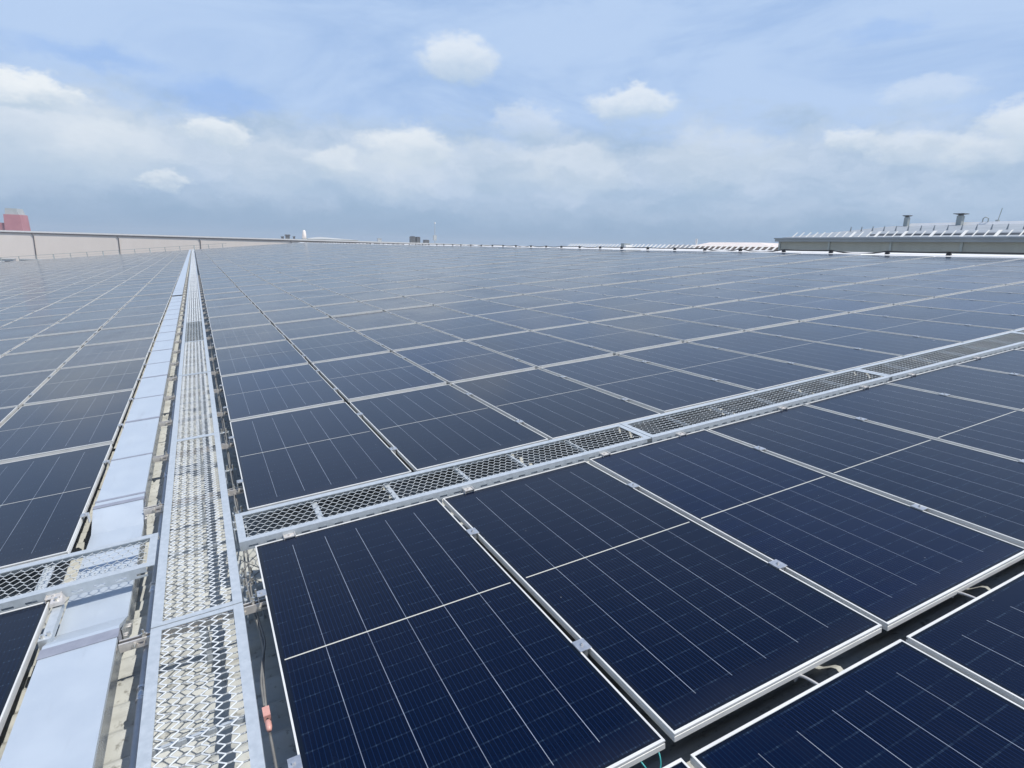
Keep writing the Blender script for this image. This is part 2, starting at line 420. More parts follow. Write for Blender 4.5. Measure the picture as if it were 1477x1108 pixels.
# ------------------------------------------------------------------ expanded-metal walkways
def expanded(b, X0, X1, Y0, Y1, L, S, z, alongx=True, ws=.0075, th=.0026, tilt=38, sign=1):
    """diamond mesh: L = long way, S = short way; long way along x or y"""
    if not alongx: X0, X1, Y0, Y1 = Y0, Y1, X0, X1
    ct, st = math.cos(R(tilt)), math.sin(R(tilt)) * sign
    wv = Vector((0, ws * ct, ws * st)); tv = Vector((0, -th * st, th * ct))
    ni, nj = int((X1 - X0) / (L / 2)) + 1, int((Y1 - Y0) / (S / 2)) + 1
    bond = .21
    for i in range(ni):
        for j in range(nj):
            xa, xb = X0 + i * L / 2, X0 + (i + 1) * L / 2
            if (i + j) % 2 == 0: ya, yb = Y0 + j * S / 2, Y0 + (j + 1) * S / 2
            else: ya, yb = Y0 + (j + 1) * S / 2, Y0 + j * S / 2
            dx = (xb - xa) * bond
            seg = [(xa, ya), (xa + dx, ya), (xb - dx, yb), (xb, yb)]
            for (p, q) in zip(seg[:-1], seg[1:]):
                (ax, ay), (bx, by) = p, q
                if bx > X1: 
                    if ax >= X1: continue
                    k = (X1 - ax) / (bx - ax); bx, by = X1, ay + (by - ay) * k
                if max(ay, by) > Y1: continue
                A, B = Vector((ax, ay, z)), Vector((bx, by, z))
                c = [A - wv / 2 - tv / 2, A + wv / 2 - tv / 2, A + wv / 2 + tv / 2, A - wv / 2 + tv / 2, B - wv / 2 - tv / 2, B + wv / 2 - tv / 2, B + wv / 2 + tv / 2, B - wv / 2 + tv / 2]
                if not alongx: c = [Vector((k.y, k.x, k.z)) for k in c]
                n = len(b.v); b.v += [tuple(k) for k in c]
                for f in ((0, 4, 5, 1), (1, 5, 6, 2), (2, 6, 7, 3), (3, 7, 4, 0)): b.f.append(tuple(n + k for k in f))
WT = .030      # walkway top
SEC = 3.05
# one section of the long walkway, local x 0..0.395, y 0..SEC
WX0, WX1 = -.5, -.105
wW = WX1 - WX0
b = MB(); e = .004
b.box(0, .046, e, SEC - e, -.005, 0); b.box(0, .005, e, SEC - e, -.042, -.005)
b.box(wW - .044, wW, e, SEC - e, -.005, 0); b.box(wW - .005, wW, e, SEC - e, -.042, -.005)
b.box(.046, wW - .044, e, .036, -.0055, -.0008); b.box(.046, wW - .044, SEC - .036, SEC - e, -.0055, -.0008)
for y in (.78, 1.52, 2.27): b.box(.005, wW - .005, y - .016, y + .016, -.034, -.0285)
for y in (.78, 1.52, 2.27): b.box(.005, wW - .005, y - .016, y - .012, -.0285, -.014)
wframe = b.data('frame', M['galv'])
def wmesh(sign, name):
    b = MB(); expanded(b, .040, wW - .038, .03, SEC - .03, .100, .0455, -.0085, True, .0060, .0026, 14, 1); return b.data(name, M['mesh'] if sign > 0 else M['dull'])
wm_a, wm_b = wmesh(1, 'grating'), wmesh(-1, 'grating')
b = MB(); b.box(-.004, .02, -.02, .02, -.075, -.0425)
foot_data = b.data('foot', M['galv'])
start = -.63
k0 = -1
for k in range(k0, 45):
    y = start + (k) * SEC
    i = k - k0 + 1
    extra = ', darker grating' if k == 3 else ''
    t = thing('walkway_section', 'galvanised mesh grating section, ' + nth(i) + ' along the long walkway from the camera' + extra, 'walkway grating', W(WX0, y, WT + random.uniform(-.002, .002)), TILT, 'grating sections of the long walkway')
    link('frame', wframe, t); link('grating', wm_b if k == 3 else wm_a, t)
    if k < 5:
        for yy in (.5, 1.9): [link('foot', foot_data, t, (xx, yy, 0)) for xx in (0, wW - .016)]
# one section of the cross walkway, local x 0..SEC, y 0..0.43
CY0, CY1 = .03, .46
cW = CY1 - CY0
b = MB()
b.box(e, SEC - e, 0, .048, -.005, 0); b.box(e, SEC - e, cW - .048, cW, -.005, 0)
b.box(e, .046, .048, cW - .048, -.0055, -.0008); b.box(SEC - .046, SEC - e, .048, cW - .048, -.0055, -.0008)
b.box(e, SEC - e, cW - .004, cW, -.045, -.005)
x = e; per = .1        # slotted near flange
while x < SEC - e - .05:
    xa, xb = x, min(x + .048, SEC - e); xc = min(x + per, SEC - e)
    b.box(xa, xb, 0, .004, -.058, -.005)
    if xc > xb:
        b.box(xb, xc, 0, .004, -.058, -.046); b.box(xb, xc, 0, .004, -.032, -.005)
    x += per
cframe = b.data('frame', M['galv'])
b = MB(); expanded(b, .04, SEC - .04, .044, cW - .044, .095, .048, -.0085, False, .0042, .0022, 8, 1); cmesh = b.data('grating', M['mesh'])
b = MB(); b.box(-.02, .02, .004, cW - .004, -.04, -.034); b.box(-.02, -.016, .004, cW - .004, -.034, -.014); cbar_data = b.data('cross_bar', M['galv'])

b = MB(); b.box(-.03, .03, -.045, .0, .0005, .0045); b.box(-.03, .03, -.0045, .0, -.03, .0005); b.tube([(0, -.02, .0045), (0, -.02, .013)], .008, 6); b.box(-.034, -.03, -.05, -.002, -.02, .011); b.box(.030, .034, -.05, -.002, -.02, .011)
clip_data = b.data('clip', M['rail'])
def cross(sx, i, side):
    t = thing('walkway_section', 'galvanised mesh grating section, ' + nth(i) + ' of the cross walkway on the ' + side, 'walkway grating', W(sx, CY0, WT), TILT, 'grating sections of the cross walkway')
    link('frame', cframe, t); link('grating', cmesh, t); [link('cross_bar', cbar_data, t, (x, 0, 0)) for x in (.49, .99, 1.52, 1.97, 2.50)]
    for x in (.28, 1.45, 2.58): link('clip', clip_data, t, (x, -.0005, -.027))
for i in range(6): cross(-.085 + i * SEC, i + 1, 'right')
for i in range(3): cross(-.512 - (i + 1) * SEC, i + 1, 'left')

# ------------------------------------------------------------------ rails under the panels, showing in the gap
def rail_mesh(x0, x1):
    b = MB(); z0, z1 = -.041, 0
    b.box(x0, x1, -.0205, .0205, z0, z0 + .003); b.box(x0, x1, .0175, .0205, z0 + .003, z1)
    x = x0                    # slotted near web, real holes
    while x < x1 - 1e-6:
        xa = min(x + .07, x1); xb = min(x + .11, x1)
        b.box(x, xa, -.0205, -.0175, z0 + .003, z1)
        if xb > xa + 1e-6:
            b.box(xa, xb, -.0205, -.0175, z0 + .003, z0 + .013); b.box(xa, xb, -.0205, -.0175, z0 + .026, z1)
        x += .11
    b.box(x0, x1, -.0175, -.011, z1 - .003, z1); b.box(x0, x1, .011, .0175, z1 - .003, z1)
    return b
rail_data = rail_mesh(-.648, .11).data('rail_channel', M['rail'])
b = MB()
x = 0
b.tube([(x, -.0205, -.02), (x, -.036, -.02)], .011, 6); b.tube([(x, -.036, -.02), (x, -.047, -.02)], .0055, 6)
bolt_data = b.data('side_bolt', M['bolt'])
b = MB(); b.tube([(0, 0, -.004), (0, 0, .016)], .010, 6); b.tube([(0, 0, .016), (0, 0, .034)], .005, 6); top_bolt = b.data('top_bolt', M['bolt'])
b = MB()
x = 0; b.box(x - .018, x + .018, -.03, .03, -.245, -.0415)
footb = b.data('rail_foot', M['galv'])
ribs = []
for r in range(-1, 14):
    vb = row_bottom(r)
    ribs += [vb + PL / 2 - .585, vb + PL / 2 + .585]
ribs.sort()
for i, v in enumerate(ribs):
    before = sum(1 for q in ribs if q < 0)
    lab = ('slotted metal rail passing under the long walkway, ' + (nth(before - i) + ' before' if v < 0 else nth(i - before + 1) + ' beyond') + ' the cross walkway')
    t = thing('mounting_rail', lab, 'mounting rail', W(0, v, -.039), TILT, 'mounting rails crossing the gap beside the walkway')
    link('rail_channel', rail_data, t); [link('side_bolt', bolt_data, t, (x, 0, 0)) for x in (-.585, -.035)]; [link('top_bolt', top_bolt, t, (x, 0, 0)) for x in (-.545, -.06)]
    if v < 12: link('rail_foot', footb, t, (-.3, 0, 0))

# ------------------------------------------------------------------ cable tray left of the walkway
TX0, TX1, TZ = -.958, -.655, -.022
def tray_profile(v):       # drops under the cross walkway
    d = .085
    if v < -.42 or v > 1.22: return 0.0
    if v < -.2: return -d * (v + .42) / .22
    if v > 1.0: return -d * (1.22 - v) / .22
    return -d
def tray_section(ys, ye, lift, strap_mid):
    st = [ys]
    for q in (-.42, -.2, 1.0, 1.22):
        if ys < q < ye: st.append(q)
    st.append(ye)
    lid, side = MB(), MB()
    for a, c in zip(st[:-1], st[1:]):
        za, zc = TZ + tray_profile(a + 1e-6) + lift, TZ + tray_profile(c - 1e-6) + lift
        lid.hexa([(TX0, a, za - .002), (TX1, a, za - .002), (TX1, c, zc - .002), (TX0, c, zc - .002), (TX0, a, za), (TX1, a, za), (TX1, c, zc), (TX0, c, zc)])
        for xx in (TX0, TX1):
            s = 1 if xx == TX1 else -1
            lid.hexa([(xx, a, za - .018), (xx + s * .002, a, za - .018), (xx + s * .002, c, zc - .018), (xx, c, zc - .018), (xx, a, za), (xx + s * .002, a, za), (xx + s * .002, c, zc), (xx, c, zc)])
            side.hexa([(xx - s * .004, a, za - .105), (xx, a, za - .105), (xx, c, zc - .105), (xx - s * .004, c, zc - .105), (xx - s * .004, a, za - .003), (xx, a, za - .003), (xx, c, zc - .003), (xx - s * .004, c, zc - .003)])
        side.hexa([(TX0, a, za - .108), (TX1, a, za - .108), (TX1, c, zc - .108), (TX0, c, zc - .108), (TX0, a, za - .105), (TX1, a, za - .105), (TX1, c, zc - .105), (TX0, c, zc - .105)])
    return lid, side
def strap_mesh(w, z):
    b = MB(); x0, x1 = TX0 - .004, TX1 + .004
    b.box(x0, x1, -w / 2, w / 2, z + .0008, z + .003)
    b.box(x1, x1 + .002, -w / 2, w / 2, z - .05, z + .003); b.box(x0 - .002, x0, -w / 2, w / 2, z - .05, z + .003)
    return b
b = MB(); b.box(TX0 + .03, TX1 - .03, -.02, .02, TZ - .13, TZ - .1085); b.box(TX0 + .03, TX0 + .07, -.02, .02, -.245, TZ - .1305); b.box(TX1 - .07, TX1 - .03, -.02, .02, -.245, TZ - .1305); tray_leg = b.data('support_leg', M['galv'])
joints = [-5.2, -2.86, -.52, 1.24, 3.58]
while joints[-1] < 135: joints.append(joints[-1] + 2.344)
plain_lid = None
for i, (a, c) in enumerate(zip(joints[:-1], joints[1:])):
    lift = .028 if a > 19.5 else 0
    dip = ' dipping under the cross walkway' if i == 2 else ', ' + nth(i + 1) + ' along the tray from the camera'
    t = thing('cable_tray', 'pale silver covered cable tray length' + dip, 'cable tray', W(0, a, 0), TILT, 'cable tray lengths beside the walkway')
    if a >= 1.0 and a < 19.5 and plain_lid: lid_d, side_d = plain_lid
    else:
        lid, side = tray_section(a, c - .003, lift, True)
        lid_d = shift(lid, 0, -a, 0).data('cover', M['tray']); side_d = shift(side, 0, -a, 0).data('side_wall', M['trayside'])
        if abs(a - 1.24) > .1 and 1.0 < a < 19.5 and not plain_lid: plain_lid = (lid_d, side_d)
    link('cover', lid_d, t); link('side_wall', side_d, t)
    if a < 12 and i != 2: link('support_leg', tray_leg, t, (0, .3, 0))
    if a < 24:
        strap_mesh(.075 if i in (2,) else .055, TZ + lift + .0005).build('strap', M['strap'], t, False, (0, .03, 0))
        if c - a > 2: strap_mesh(.026, TZ + lift).build('strap', M['strap'], t, False, (0, (c - a) / 2 - .05 + random.uniform(-.03, .03), 0))
        if i == 3: strap_mesh(.03, TZ + lift).build('strap', M['strap'], t, False, (0, .14, 0))

# ------------------------------------------------------------------ conduit, cables and small fittings in the gaps
t = thing('conduit_pipe', 'grey conduit pipe running along the left edge of the long walkway', 'pipe', W(0, 0, 0), TILT)
b = MB(); b.tube([(-.548, -4, -.105), (-.545, 1, -.105), (-.546, 18, -.105)], .0135, 10); b.build('pipe', M['pipe'], t, True)
for v in (-.9, .02, 1.9, 4.4, 7.3):
    b = MB(); b.tube([(-.5465, v - .035, -.105), (-.5465, v + .035, -.105)], .0175, 10); b.tube([(-.5465, v - .044, -.105), (-.5465, v - .034, -.105)], .021, 8); b.tube([(-.5465, v + .034, -.105), (-.5465, v + .044, -.105)], .021, 8)
    b.build('coupling', M['clamp'], t, True)
def unp(x, y, z):
    d = fw + rt * ((x - 738.5) / f_px) - up * ((y - 554) / f_px); k = (z - Cr.z) / d.z
    return Cr + d * k
# the cable pair in the gap: measured run on the roof, then wandering on up the gap
def cable_run(pts, r, name, lab, mat, rise=True):
    b = MB(); b.tube(pts, r, 7); o = b.build(name, M[mat], None, True, (0, 0, 0), TILT); return tag(o, lab, 'cable')
def smooth_path(P, n=6):
    o = []
    for i in range(len(P) - 1):
        p0, p1, p2, p3 = P[max(i - 1, 0)], P[i], P[i + 1], P[min(i + 2, len(P) - 1)]
        for k in range(n):
            s = k / n
            o.append(.5 * ((2 * p1) + (p2 - p0) * s + (2 * p0 - 5 * p1 + 4 * p2 - p3) * s * s + (3 * p1 - p0 - 3 * p2 + p3) * s ** 3))
    o.append(P[-1]); return o
V = Vector
runA = [V((-.070, -3.2, -.15)), V((-.075, -1.75, -.15)), V((-.080, -1.36, -.148))]
runB = [V((-.080, -1.21, -.148)), V((-.070, -.98, -.15)), V((-.052, -.80, -.155)), V((-.054, -.66, -.14)), V((-.070, -.45, -.10)), V((-.078, -.2, -.09)), V((-.07, .1, -.12)), V((-.06, .55, -.13)), V((-.07, .95, -.06)), V((-.05, 1.5, -.14)), V((-.06, 2.1, -.12)), V((-.055, 3.2, -.11)), V((-.06, 6.0, -.13)), V((-.055, 9.5, -.12))]
t = thing('connector_cable', 'grey cable with salmon pink connectors lying in gap right of walkway', 'cable', (0, 0, 0), TILT)
b = MB(); b.tube(smooth_path(runA), .0055, 7); b.tube(smooth_path(runB), .0055, 7); b.build('cable', M['cable'], t, True)
b = MB(); b.hexa([(-.094, -1.275, -.162), (-.066, -1.275, -.162), (-.067, -1.215, -.162), (-.095, -1.215, -.162), (-.094, -1.275, -.132), (-.066, -1.275, -.132), (-.067, -1.215, -.134), (-.095, -1.215, -.134)])
b.build('connector', M['red'], t)
b = MB(); b.tube([(-.08, -1.345, -.147), (-.08, -1.325, -.147), (-.0805, -1.30, -.147), (-.081, -1.288, -.147)], [.009, .013, .013, .008], 10); b.build('connector', M['red'], t, True)
b = MB(); b.tube([(-.080, -1.29, -.147), (-.080, -1.27, -.147)], .004, 6); b.build('connector_pin', M['black'], t)
runC = [V((-.085, -1.19, -.150)), V((-.082, -1.02, -.15)), V((-.060, -.86, -.15)), V((-.040, -.74, -.15)), V((-.048, -.6, -.12)), V((-.062, -.35, -.10)), V((-.055, -.05, -.12)), V((-.045, .5, -.14)), V((-.065, 1.3, -.10)), V((-.07, 2.3, -.13)), V((-.07, 4.0, -.13)), V((-.07, 8.0, -.13))]
cable_run(smooth_path(runC), .005, 'power_cable', 'second thin grey cable twisted beside the connector cable in the gap', 'cable')
# wire loops hanging between the rows of modules
def loop(u, v0_, v1_, z0, drop, mat, lab, lat=.0, r=.006):
    P = [V((u, v0_, z0 - .03)), V((u + lat * .3, v0_ - .015, z0)), V((u + lat * .7, (v0_ + v1_) / 2, z0 - drop)), V((u + lat, v1_ + .015, z0 - .005)), V((u + lat, v1_, z0 - .04))]
    cable_run(smooth_path(P), r, 'module_cable', lab, mat)
loop(1.80, -2.26, -2.40, -.030, -.004, 'pipe', 'short grey cable bridging the gap under the second panel front edge', .03)
loop(2.86, -2.26, -2.40, -.032, -.004, 'pipe', 'short grey cable bridging the gap under the third panel front edge', .03)
cable_run(smooth_path([V((1.03, -2.262, -.034)), V((1.035, -2.290, -.045)), V((1.05, -2.300, -.075)), V((1.075, -2.302, -.088)), V((1.095, -2.300, -.072)), V((1.105, -2.285, -.045)), V((1.11, -2.262, -.03))]), .0028, 'module_cable', 'thin teal wire loop under the first panel front corner', 'teal')
# saddle brackets, nuts and tie wire where the cross walkway meets the long one
def saddle(u, v, lab):
    t = thing('saddle_bracket', lab, 'bracket', W(u, v, 0), TILT, 'saddle brackets beside the walkway junction')
    b = MB(); b.box(-.04, .04, -.02, .02, -.118, -.113); b.box(-.04, -.035, -.02, .02, -.26, -.118); b.box(.035, .04, -.02, .02, -.26, -.118); b.build('plate', M['galv'], t)
    for x, y in ((-.02, .005), (.022, -.006)):
        b = MB(); b.tube([(x, y, -.113), (x, y, -.1)], .011, 6); b.tube([(x, y, -.1), (x, y, -.072)], .006, 6); b.build('bolt', M['bolt'], t)
for v, w in ((-.36, 'third before the cross walkway'), (-.22, 'second before the cross walkway'), (-.09, 'nearest before the cross walkway'), (.56, 'nearest beyond the cross walkway'), (.68, 'second beyond the cross walkway'), (.83, 'third beyond the cross walkway'), (1.75, 'fourth beyond the cross walkway'), (2.9, 'fifth beyond the cross walkway')):
    saddle(-.062 + random.uniform(-.01, .01), v, 'small bolted saddle bracket in the right gap, ' + w)
b = MB()
for s in (-1, 1): b.tube([(-.09, -.06 - s * .075, -.07), (-.05, -.06, -.068 + s * .002), (-.005, -.06 + s * .075, -.07)], .0028, 5)
for s in (-1, 1): b.tube([(-.09, -.22 - s * .06, -.085), (-.05, -.22, -.083 + s * .002), (-.005, -.22 + s * .06, -.085)], .0028, 5)
tag(b.build('tie_wire', M['cable'], None, True, (0, 0, 0), TILT), 'crossed tie wires in the gap before the walkway junction', 'wire')
# post clamp that ties the cross walkway to the tray edge
t = thing('post_clamp', 'galvanised post clamp with hexagonal plate under the left cross walkway', 'clamp', W(-.965, .0, 0), TILT)
b = MB(); b.box(-.02, .02, -.32, -.0, -.065, -.032); b.box(-.027, .027, -.36, -.31, -.07, -.024); b.build('channel', M['galv'], t)
b = MB(); b.hexa([(-.032, -.052, -.024), (.032, -.052, -.024), (.032, .02, -.024), (-.032, .02, -.024), (-.028, -.05, -.005), (.028, -.05, -.005), (.022, .01, .012), (-.022, .01, .012)]); b.build('plate', M['rail'], t)
for (x, y, za, zb_) in ((0, -.03, -.004, .014), (-.010, -.338, -.024, -.006), (.013, -.325, -.024, -.008)):
    b = MB(); b.tube([(x, y, za), (x, y, zb_)], .009, 6); b.build('bolt', M['bolt'], t)
# end brackets of the tray where it dips
for v, lab in ((-.33, 'folded tray splice plate before the cross walkway'), (1.12, 'folded tray splice plate just beyond the cross walkway')):
    t = thing('splice_plate', lab, 'splice plate', W(TX1 + .006, v, -.06), TILT)
    b = MB(); b.hexa([(0, -.11, -.05), (.004, -.11, -.05), (.004, .1, -.10), (0, .1, -.10), (0, -.11, .02), (.004, -.11, .02), (.004, .1, -.03), (0, .1, -.03)] if v < 0 else [(0, -.1, -.10), (.004, -.1, -.10), (.004, .1, -.05), (0, .1, -.05), (0, -.1, -.03), (.004, -.1, -.03), (.004, .1, .02), (0, .1, .02)]); b.build('plate', M['trayside'], t)
    for y in (-.08, -.05, .04, .07):
        b = MB(); b.tube([(.004, y, -.03 - .2 * (y + .1)), (.015, y, -.03 - .2 * (y + .1))], .006, 6); b.build('bolt', M['rail'], t)

# ------------------------------------------------------------------ railing along the far roof edge
RV = 137.9
t = thing('guard_railing', 'low thin metal guard railing along the far roof edge', 'railing', W(-12, RV, -.2), TILT)
for i in range(18):
    u = -27 + i * 2.6; thick = i % 3 == 0
    b = MB(); wd = .10 if thick else .06
    b.box(u - wd, u + wd, -.04, .04, 0, .98)
    if thick: b.bar((u + .05, .0, .85), (u + .05, -.6, .1), .10, .06)
    b.build('post', M['stack'], t)
b = MB(); b.box(-34, 18, -.02, .02, .93, .985); b.box(-34, 18, -.015, .015, .5, .53); b.build('rail', M['stack'], t)

# ------------------------------------------------------------------ beige building beyond the far roof edge
def walltop(X): return 2.42
YB = 152.0
t = thing('beige_building', 'long beige clad building with roof gutter and downpipes behind railing', 'building', (0, YB, 0))
XA, XB, TOP = -75, 118, 2.42
b = MB(); b.box(XA, XB, 0, 34, -12, TOP - .06); b.build('wall', M['beige'], t)
b = MB(); b.hexa([(XA, -.12, TOP - .05), (XB, -.12, TOP - .05), (XB, 36, TOP + .1), (XA, 36, TOP + .1), (XA, -.12, TOP + .15), (XB, -.12, TOP + .15), (XB, 36, TOP + .3), (XA, 36, TOP + .3)]); b.box(XA, XB, -.16, -.122, TOP - .03, TOP + .27); b.build('roof', M['white'], t)
b = MB(); b.box(XA, XB, -.14, -.005, TOP - .23, TOP - .052); b.build('gutter', M['gutter'], t)
for X in (-44.5, -28.8, -14.4, .95, 20.2):
    b = MB(); b.tube([(X, -.09, TOP - .22), (X + .30, -.10, TOP - .7), (X + .36, -.10, -12)], .075, 8); b.build('downpipe', M['gutter'], t, True)
# rooftop clutter on the beige building
def rooftop(name, lab, cat, X, Y=YB + 6): return thing(name, lab, cat, (X, Y, TOP + .05))
t = rooftop('ventilation_unit', 'small dark rooftop ventilation unit left of the pale stack', 'ventilation unit', 20.3)
for i, (dx, w, h) in enumerate(((-1.1, .5, .8), (.1, .9, 1.25), (1.6, .35, .9))):
    b = MB(); b.box(dx - w / 2, dx + w / 2, -.5, .5, 0, h * .78); b.box(dx - w * .65, dx + w * .65, -.6, .6, h * .78, h); b.build('housing', M['cowl'], t)
t = rooftop('exhaust_stack', 'pale tapering exhaust stack standing on the beige building', 'stack', 24.3)
b = MB(); b.tube([(0, 0, 0), (0, 0, 1.5), (0, 0, 2.1), (0, 0, 2.45)], [.5, .46, .36, .2], 12); b.build('shaft', M['beige'], t, True)
b = MB(); b.tube([(0, 0, .25), (0, 0, .38)], .66, 12); b.build('collar', M['towercap'], t)
t = rooftop('skylight_shed', 'low pale gabled shed on the beige building roof', 'roof shed', 31.5, YB + 9)
b = MB(); b.box(-6.2, 6.2, -2, 2, 0, .45); b.build('wall', M['towercap'], t)
b = MB(); b.hexa([(-6.6, -2.2, .452), (6.6, -2.2, .452), (6.6, 2.2, .452), (-6.6, 2.2, .452), (-3.2, -.9, .95), (-2.2, -.9, .92), (-2.2, .9, .92), (-3.2, .9, .95)]); b.build('roof', M['towercap'], t)
t = rooftop('rooftop_box', 'tiny white box standing on the far eaves', 'box', 43)
b = MB(); b.box(-.45, .45, -.4, .4, 0, 1.0); b.box(-.52, .52, -.47, .47, 1.0, 1.08); b.build('housing', M['towercap'], t)
t = rooftop('cooling_unit', 'pair of dark square cooling units left of the antenna mast', 'cooling unit', 52.8)
for dx, w, h in ((-.9, 1.2, 1.75), (.55, 1.0, 1.65), (2.9, 1.3, .95)):
    b = MB(); b.box(dx - w / 2, dx + w / 2, -.7, .7, .12, h); b.box(dx - w / 2 + .1, dx + w / 2 - .1, -.6, .6, h, h + .14)
    b.box(dx - w / 2, dx - w / 2 + .12, -.7, .7, -.1, .12); b.box(dx + w / 2 - .12, dx + w / 2, -.7, .7, -.1, .12); b.build('housing', M['cowl'], t)
t = rooftop('antenna_mast', 'thin antenna mast with a white box, standing on the far roof', 'antenna', 58.2)
b = MB(); b.tube([(0, 0, 0), (0, 0, 3.5), (0, 0, 5.6)], [.10, .07, .045], 6); b.build('pole', M['pipe'], t)
b = MB(); b.box(-.42, .42, -.25, .25, 1.0, 2.35); b.build('equipment_box', M['towercap'], t)
b = MB(); b.tube([(0, 0, 5.35), (0, 0, 5.75)], .2, 8); b.build('antenna_head', M['white'], t)

# white equipment below the far left roof edge
for X, w, h, lab in ((-33.0, 6.4, .95, 'white flat roofed cabin at the far left roof edge'), (-27.2, 3.0, .8, 'smaller white cabin beside the first downpipe')):
    t = thing('rooftop_cabin', lab, 'cabin', (X, 140.6, -4.2), (0, 0, 0))
    b = MB(); b.box(-w / 2, w / 2, -1.2, 1.2, -7, 1.35 + h * .3); b.build('body', M['white'], t)
    b = MB(); b.box(-w / 2 - .1, w / 2 + .1, -1.3, 1.3, 1.352 + h * .3, 1.5 + h * .3); b.build('roof', M['towercap'], t)
    b = MB(); b.box(w / 2 - 1.1, w / 2 - .35, -1.26, -1.205, .4, 1.4); b.build('door', M['cowl'], t)

# red tower far left
t = thing('red_tower', 'haze-paled red block tower with pale grey top beyond the beige building', 'tower', (-69.5, 345, -12))
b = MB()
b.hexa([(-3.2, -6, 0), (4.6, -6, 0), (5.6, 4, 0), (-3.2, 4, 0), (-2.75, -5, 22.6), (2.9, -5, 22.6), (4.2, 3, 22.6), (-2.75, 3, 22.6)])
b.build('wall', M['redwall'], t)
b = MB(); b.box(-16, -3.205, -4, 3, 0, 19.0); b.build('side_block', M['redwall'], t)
b = MB(); b.hexa([(-2.3, -4.6, 22.602), (2.5, -4.6, 22.602), (3.6, 2.6, 22.602), (-2.3, 2.6, 22.602), (-2.0, -4.4, 25.2), (2.0, -4.4, 25.2), (2.9, 2.4, 25.2), (-2.0, 2.4, 25.2)]); b.build('cap', M['towercap'], t)

# ------------------------------------------------------------------ hall on the right, beyond the ridge
HX = 38.0
t = thing('grey_hall', 'long grey olive hall behind the right ridge with white fins and roof vents', 'building', (HX, 0, 0))
Ya, Yb, HT = -26, 28.8, 3.05
b = MB(); b.box(0, 40, Ya, Yb - .12, -12, HT - .26); b.build('wall', M['olive'], t)
b = MB(); b.box(-.28, -.002, Ya, Yb, HT - .26, HT - .08); b.box(-.34, 40, Ya, Yb + .06, HT - .079, HT); b.build('parapet_cap', M['greyroof'], t)
for y in (28.55, 24.55, 20.35, 16.35, 12.2, 8.1):
    b = MB(); b.box(-.055, -.003, y - .07, y + .07, -12, HT - .262); b.build('wall_joint', M['stack'], t)
RX = 13.0
b = MB()
b.hexa([(.1, Ya, HT + .002), (RX, Ya, HT + .002), (RX, Yb - .3, HT + .002), (.1, Yb - .3, HT + .002), (.1, Ya, HT + .04), (RX, Ya, 4.42), (RX, Yb - .3, 4.42), (.1, Yb - .3, HT + .04)])
b.hexa([(RX, Ya, HT + .002), (40, Ya, HT + .002), (40, Yb - .3, HT + .002), (RX, Yb - .3, HT + .002), (RX, Ya, 4.42), (40, Ya, HT + .04), (40, Yb - .3, HT + .04), (RX, Yb - .3, 4.42)])
b.build('roof', M['greyroof'], t)
b = MB(); b.hexa([(RX - .5, Ya, 4.3), (RX + .5, Ya, 4.3), (RX + .5, 27, 4.3), (RX - .5, 27, 4.3), (RX - .3, Ya, 4.58), (RX + .3, Ya, 4.58), (RX + .3, 27, 4.58), (RX - .3, 27, 4.58)]); b.build('ridge_cap', M['white'], t)
b = MB(); b.hexa([(1.5, Ya, HT + .13), (2.7, Ya, HT + .24), (2.7, Yb - 6, HT + .24), (1.5, Yb - 6, HT + .13), (1.5, Ya, HT + .26), (2.7, Ya, HT + .37), (2.7, Yb - 6, HT + .37), (1.5, Yb - 6, HT + .26)]); b.build('shadow_gap_strip', M['cowl'], t)  # dark strip standing in for the shaded gap behind the fins
y = 27.9; k = 0
fin_s, fin_w = None, None
def fin_mesh(w):
    b = MB(); b.hexa([(0, -w, 0), (.06, -w, 0), (.06, w, 0), (0, w, 0), (.54, -w, .39), (.60, -w, .39), (.60, w, .39), (.54, w, .39)]); return b
fin_s, fin_w = fin_mesh(.03).data('fin', M['fin']), fin_mesh(.085).data('fin', M['fin'])
while y > 10.5:
    link('fin', fin_w if k % 3 == 2 and k > 5 else fin_s, t, (.35, y, HT + .03)); y -= .56; k += 1
b = MB(); b.box(.40, .54, Ya, Yb - .6, HT + .003, HT + .05); b.build('fin_rail', M['white'], t)
y = 27.0
bp = MB(); bp.hexa([(0, -.05, 0), (.06, -.05, 0), (.06, .05, 0), (0, .05, 0), (0, -.06, .36), (.06, -.06, .36), (.06, -.03, .36), (0, -.03, .36)]); bpd = bp.data('snow_guard', M['greyroof'])
for k in range(14):
    link('snow_guard', bpd, t, (6.3, 27.6 - .86 * k, HT + .66))
for y, w, cw in ((27.1, .15, .25), (23.2, .18, .36)):
    b = MB(); b.box(RX - .7 - w, RX - .7 + w, y - w, y + w, 4.2, 5.02); o = b.build('roof_vent', M['stack'], t)
    b = MB(); b.box(RX - .7 - w * .7, RX - .7 + w * .7, y - w * .7, y + w * .7, 5.021, 5.09); b.hexa([(RX - .7 - w, y - w, 5.091), (RX - .7 + w, y - w, 5.091), (RX - .7 + w, y + w, 5.091), (RX - .7 - w, y + w, 5.091), (RX - .7 - cw, y - cw, 5.14), (RX - .7 + cw, y - cw, 5.14), (RX - .7 + cw, y + cw, 5.14), (RX - .7 - cw, y + cw, 5.14)]); b.box(RX - .7 - cw, RX - .7 + cw, y - cw, y + cw, 5.141, 5.18); b.build('cowl', M['cowl'], o)
b = MB(); b.tube([(RX - .3, 21.9, 4.5), (RX - .3, 21.9, 4.8), (RX - .3, 21.75, 4.9), (RX - .3, 21.55, 4.8), (RX - .3, 21.55, 4.5)], .04, 6); b.build('pipe_bend', M['stack'], t)
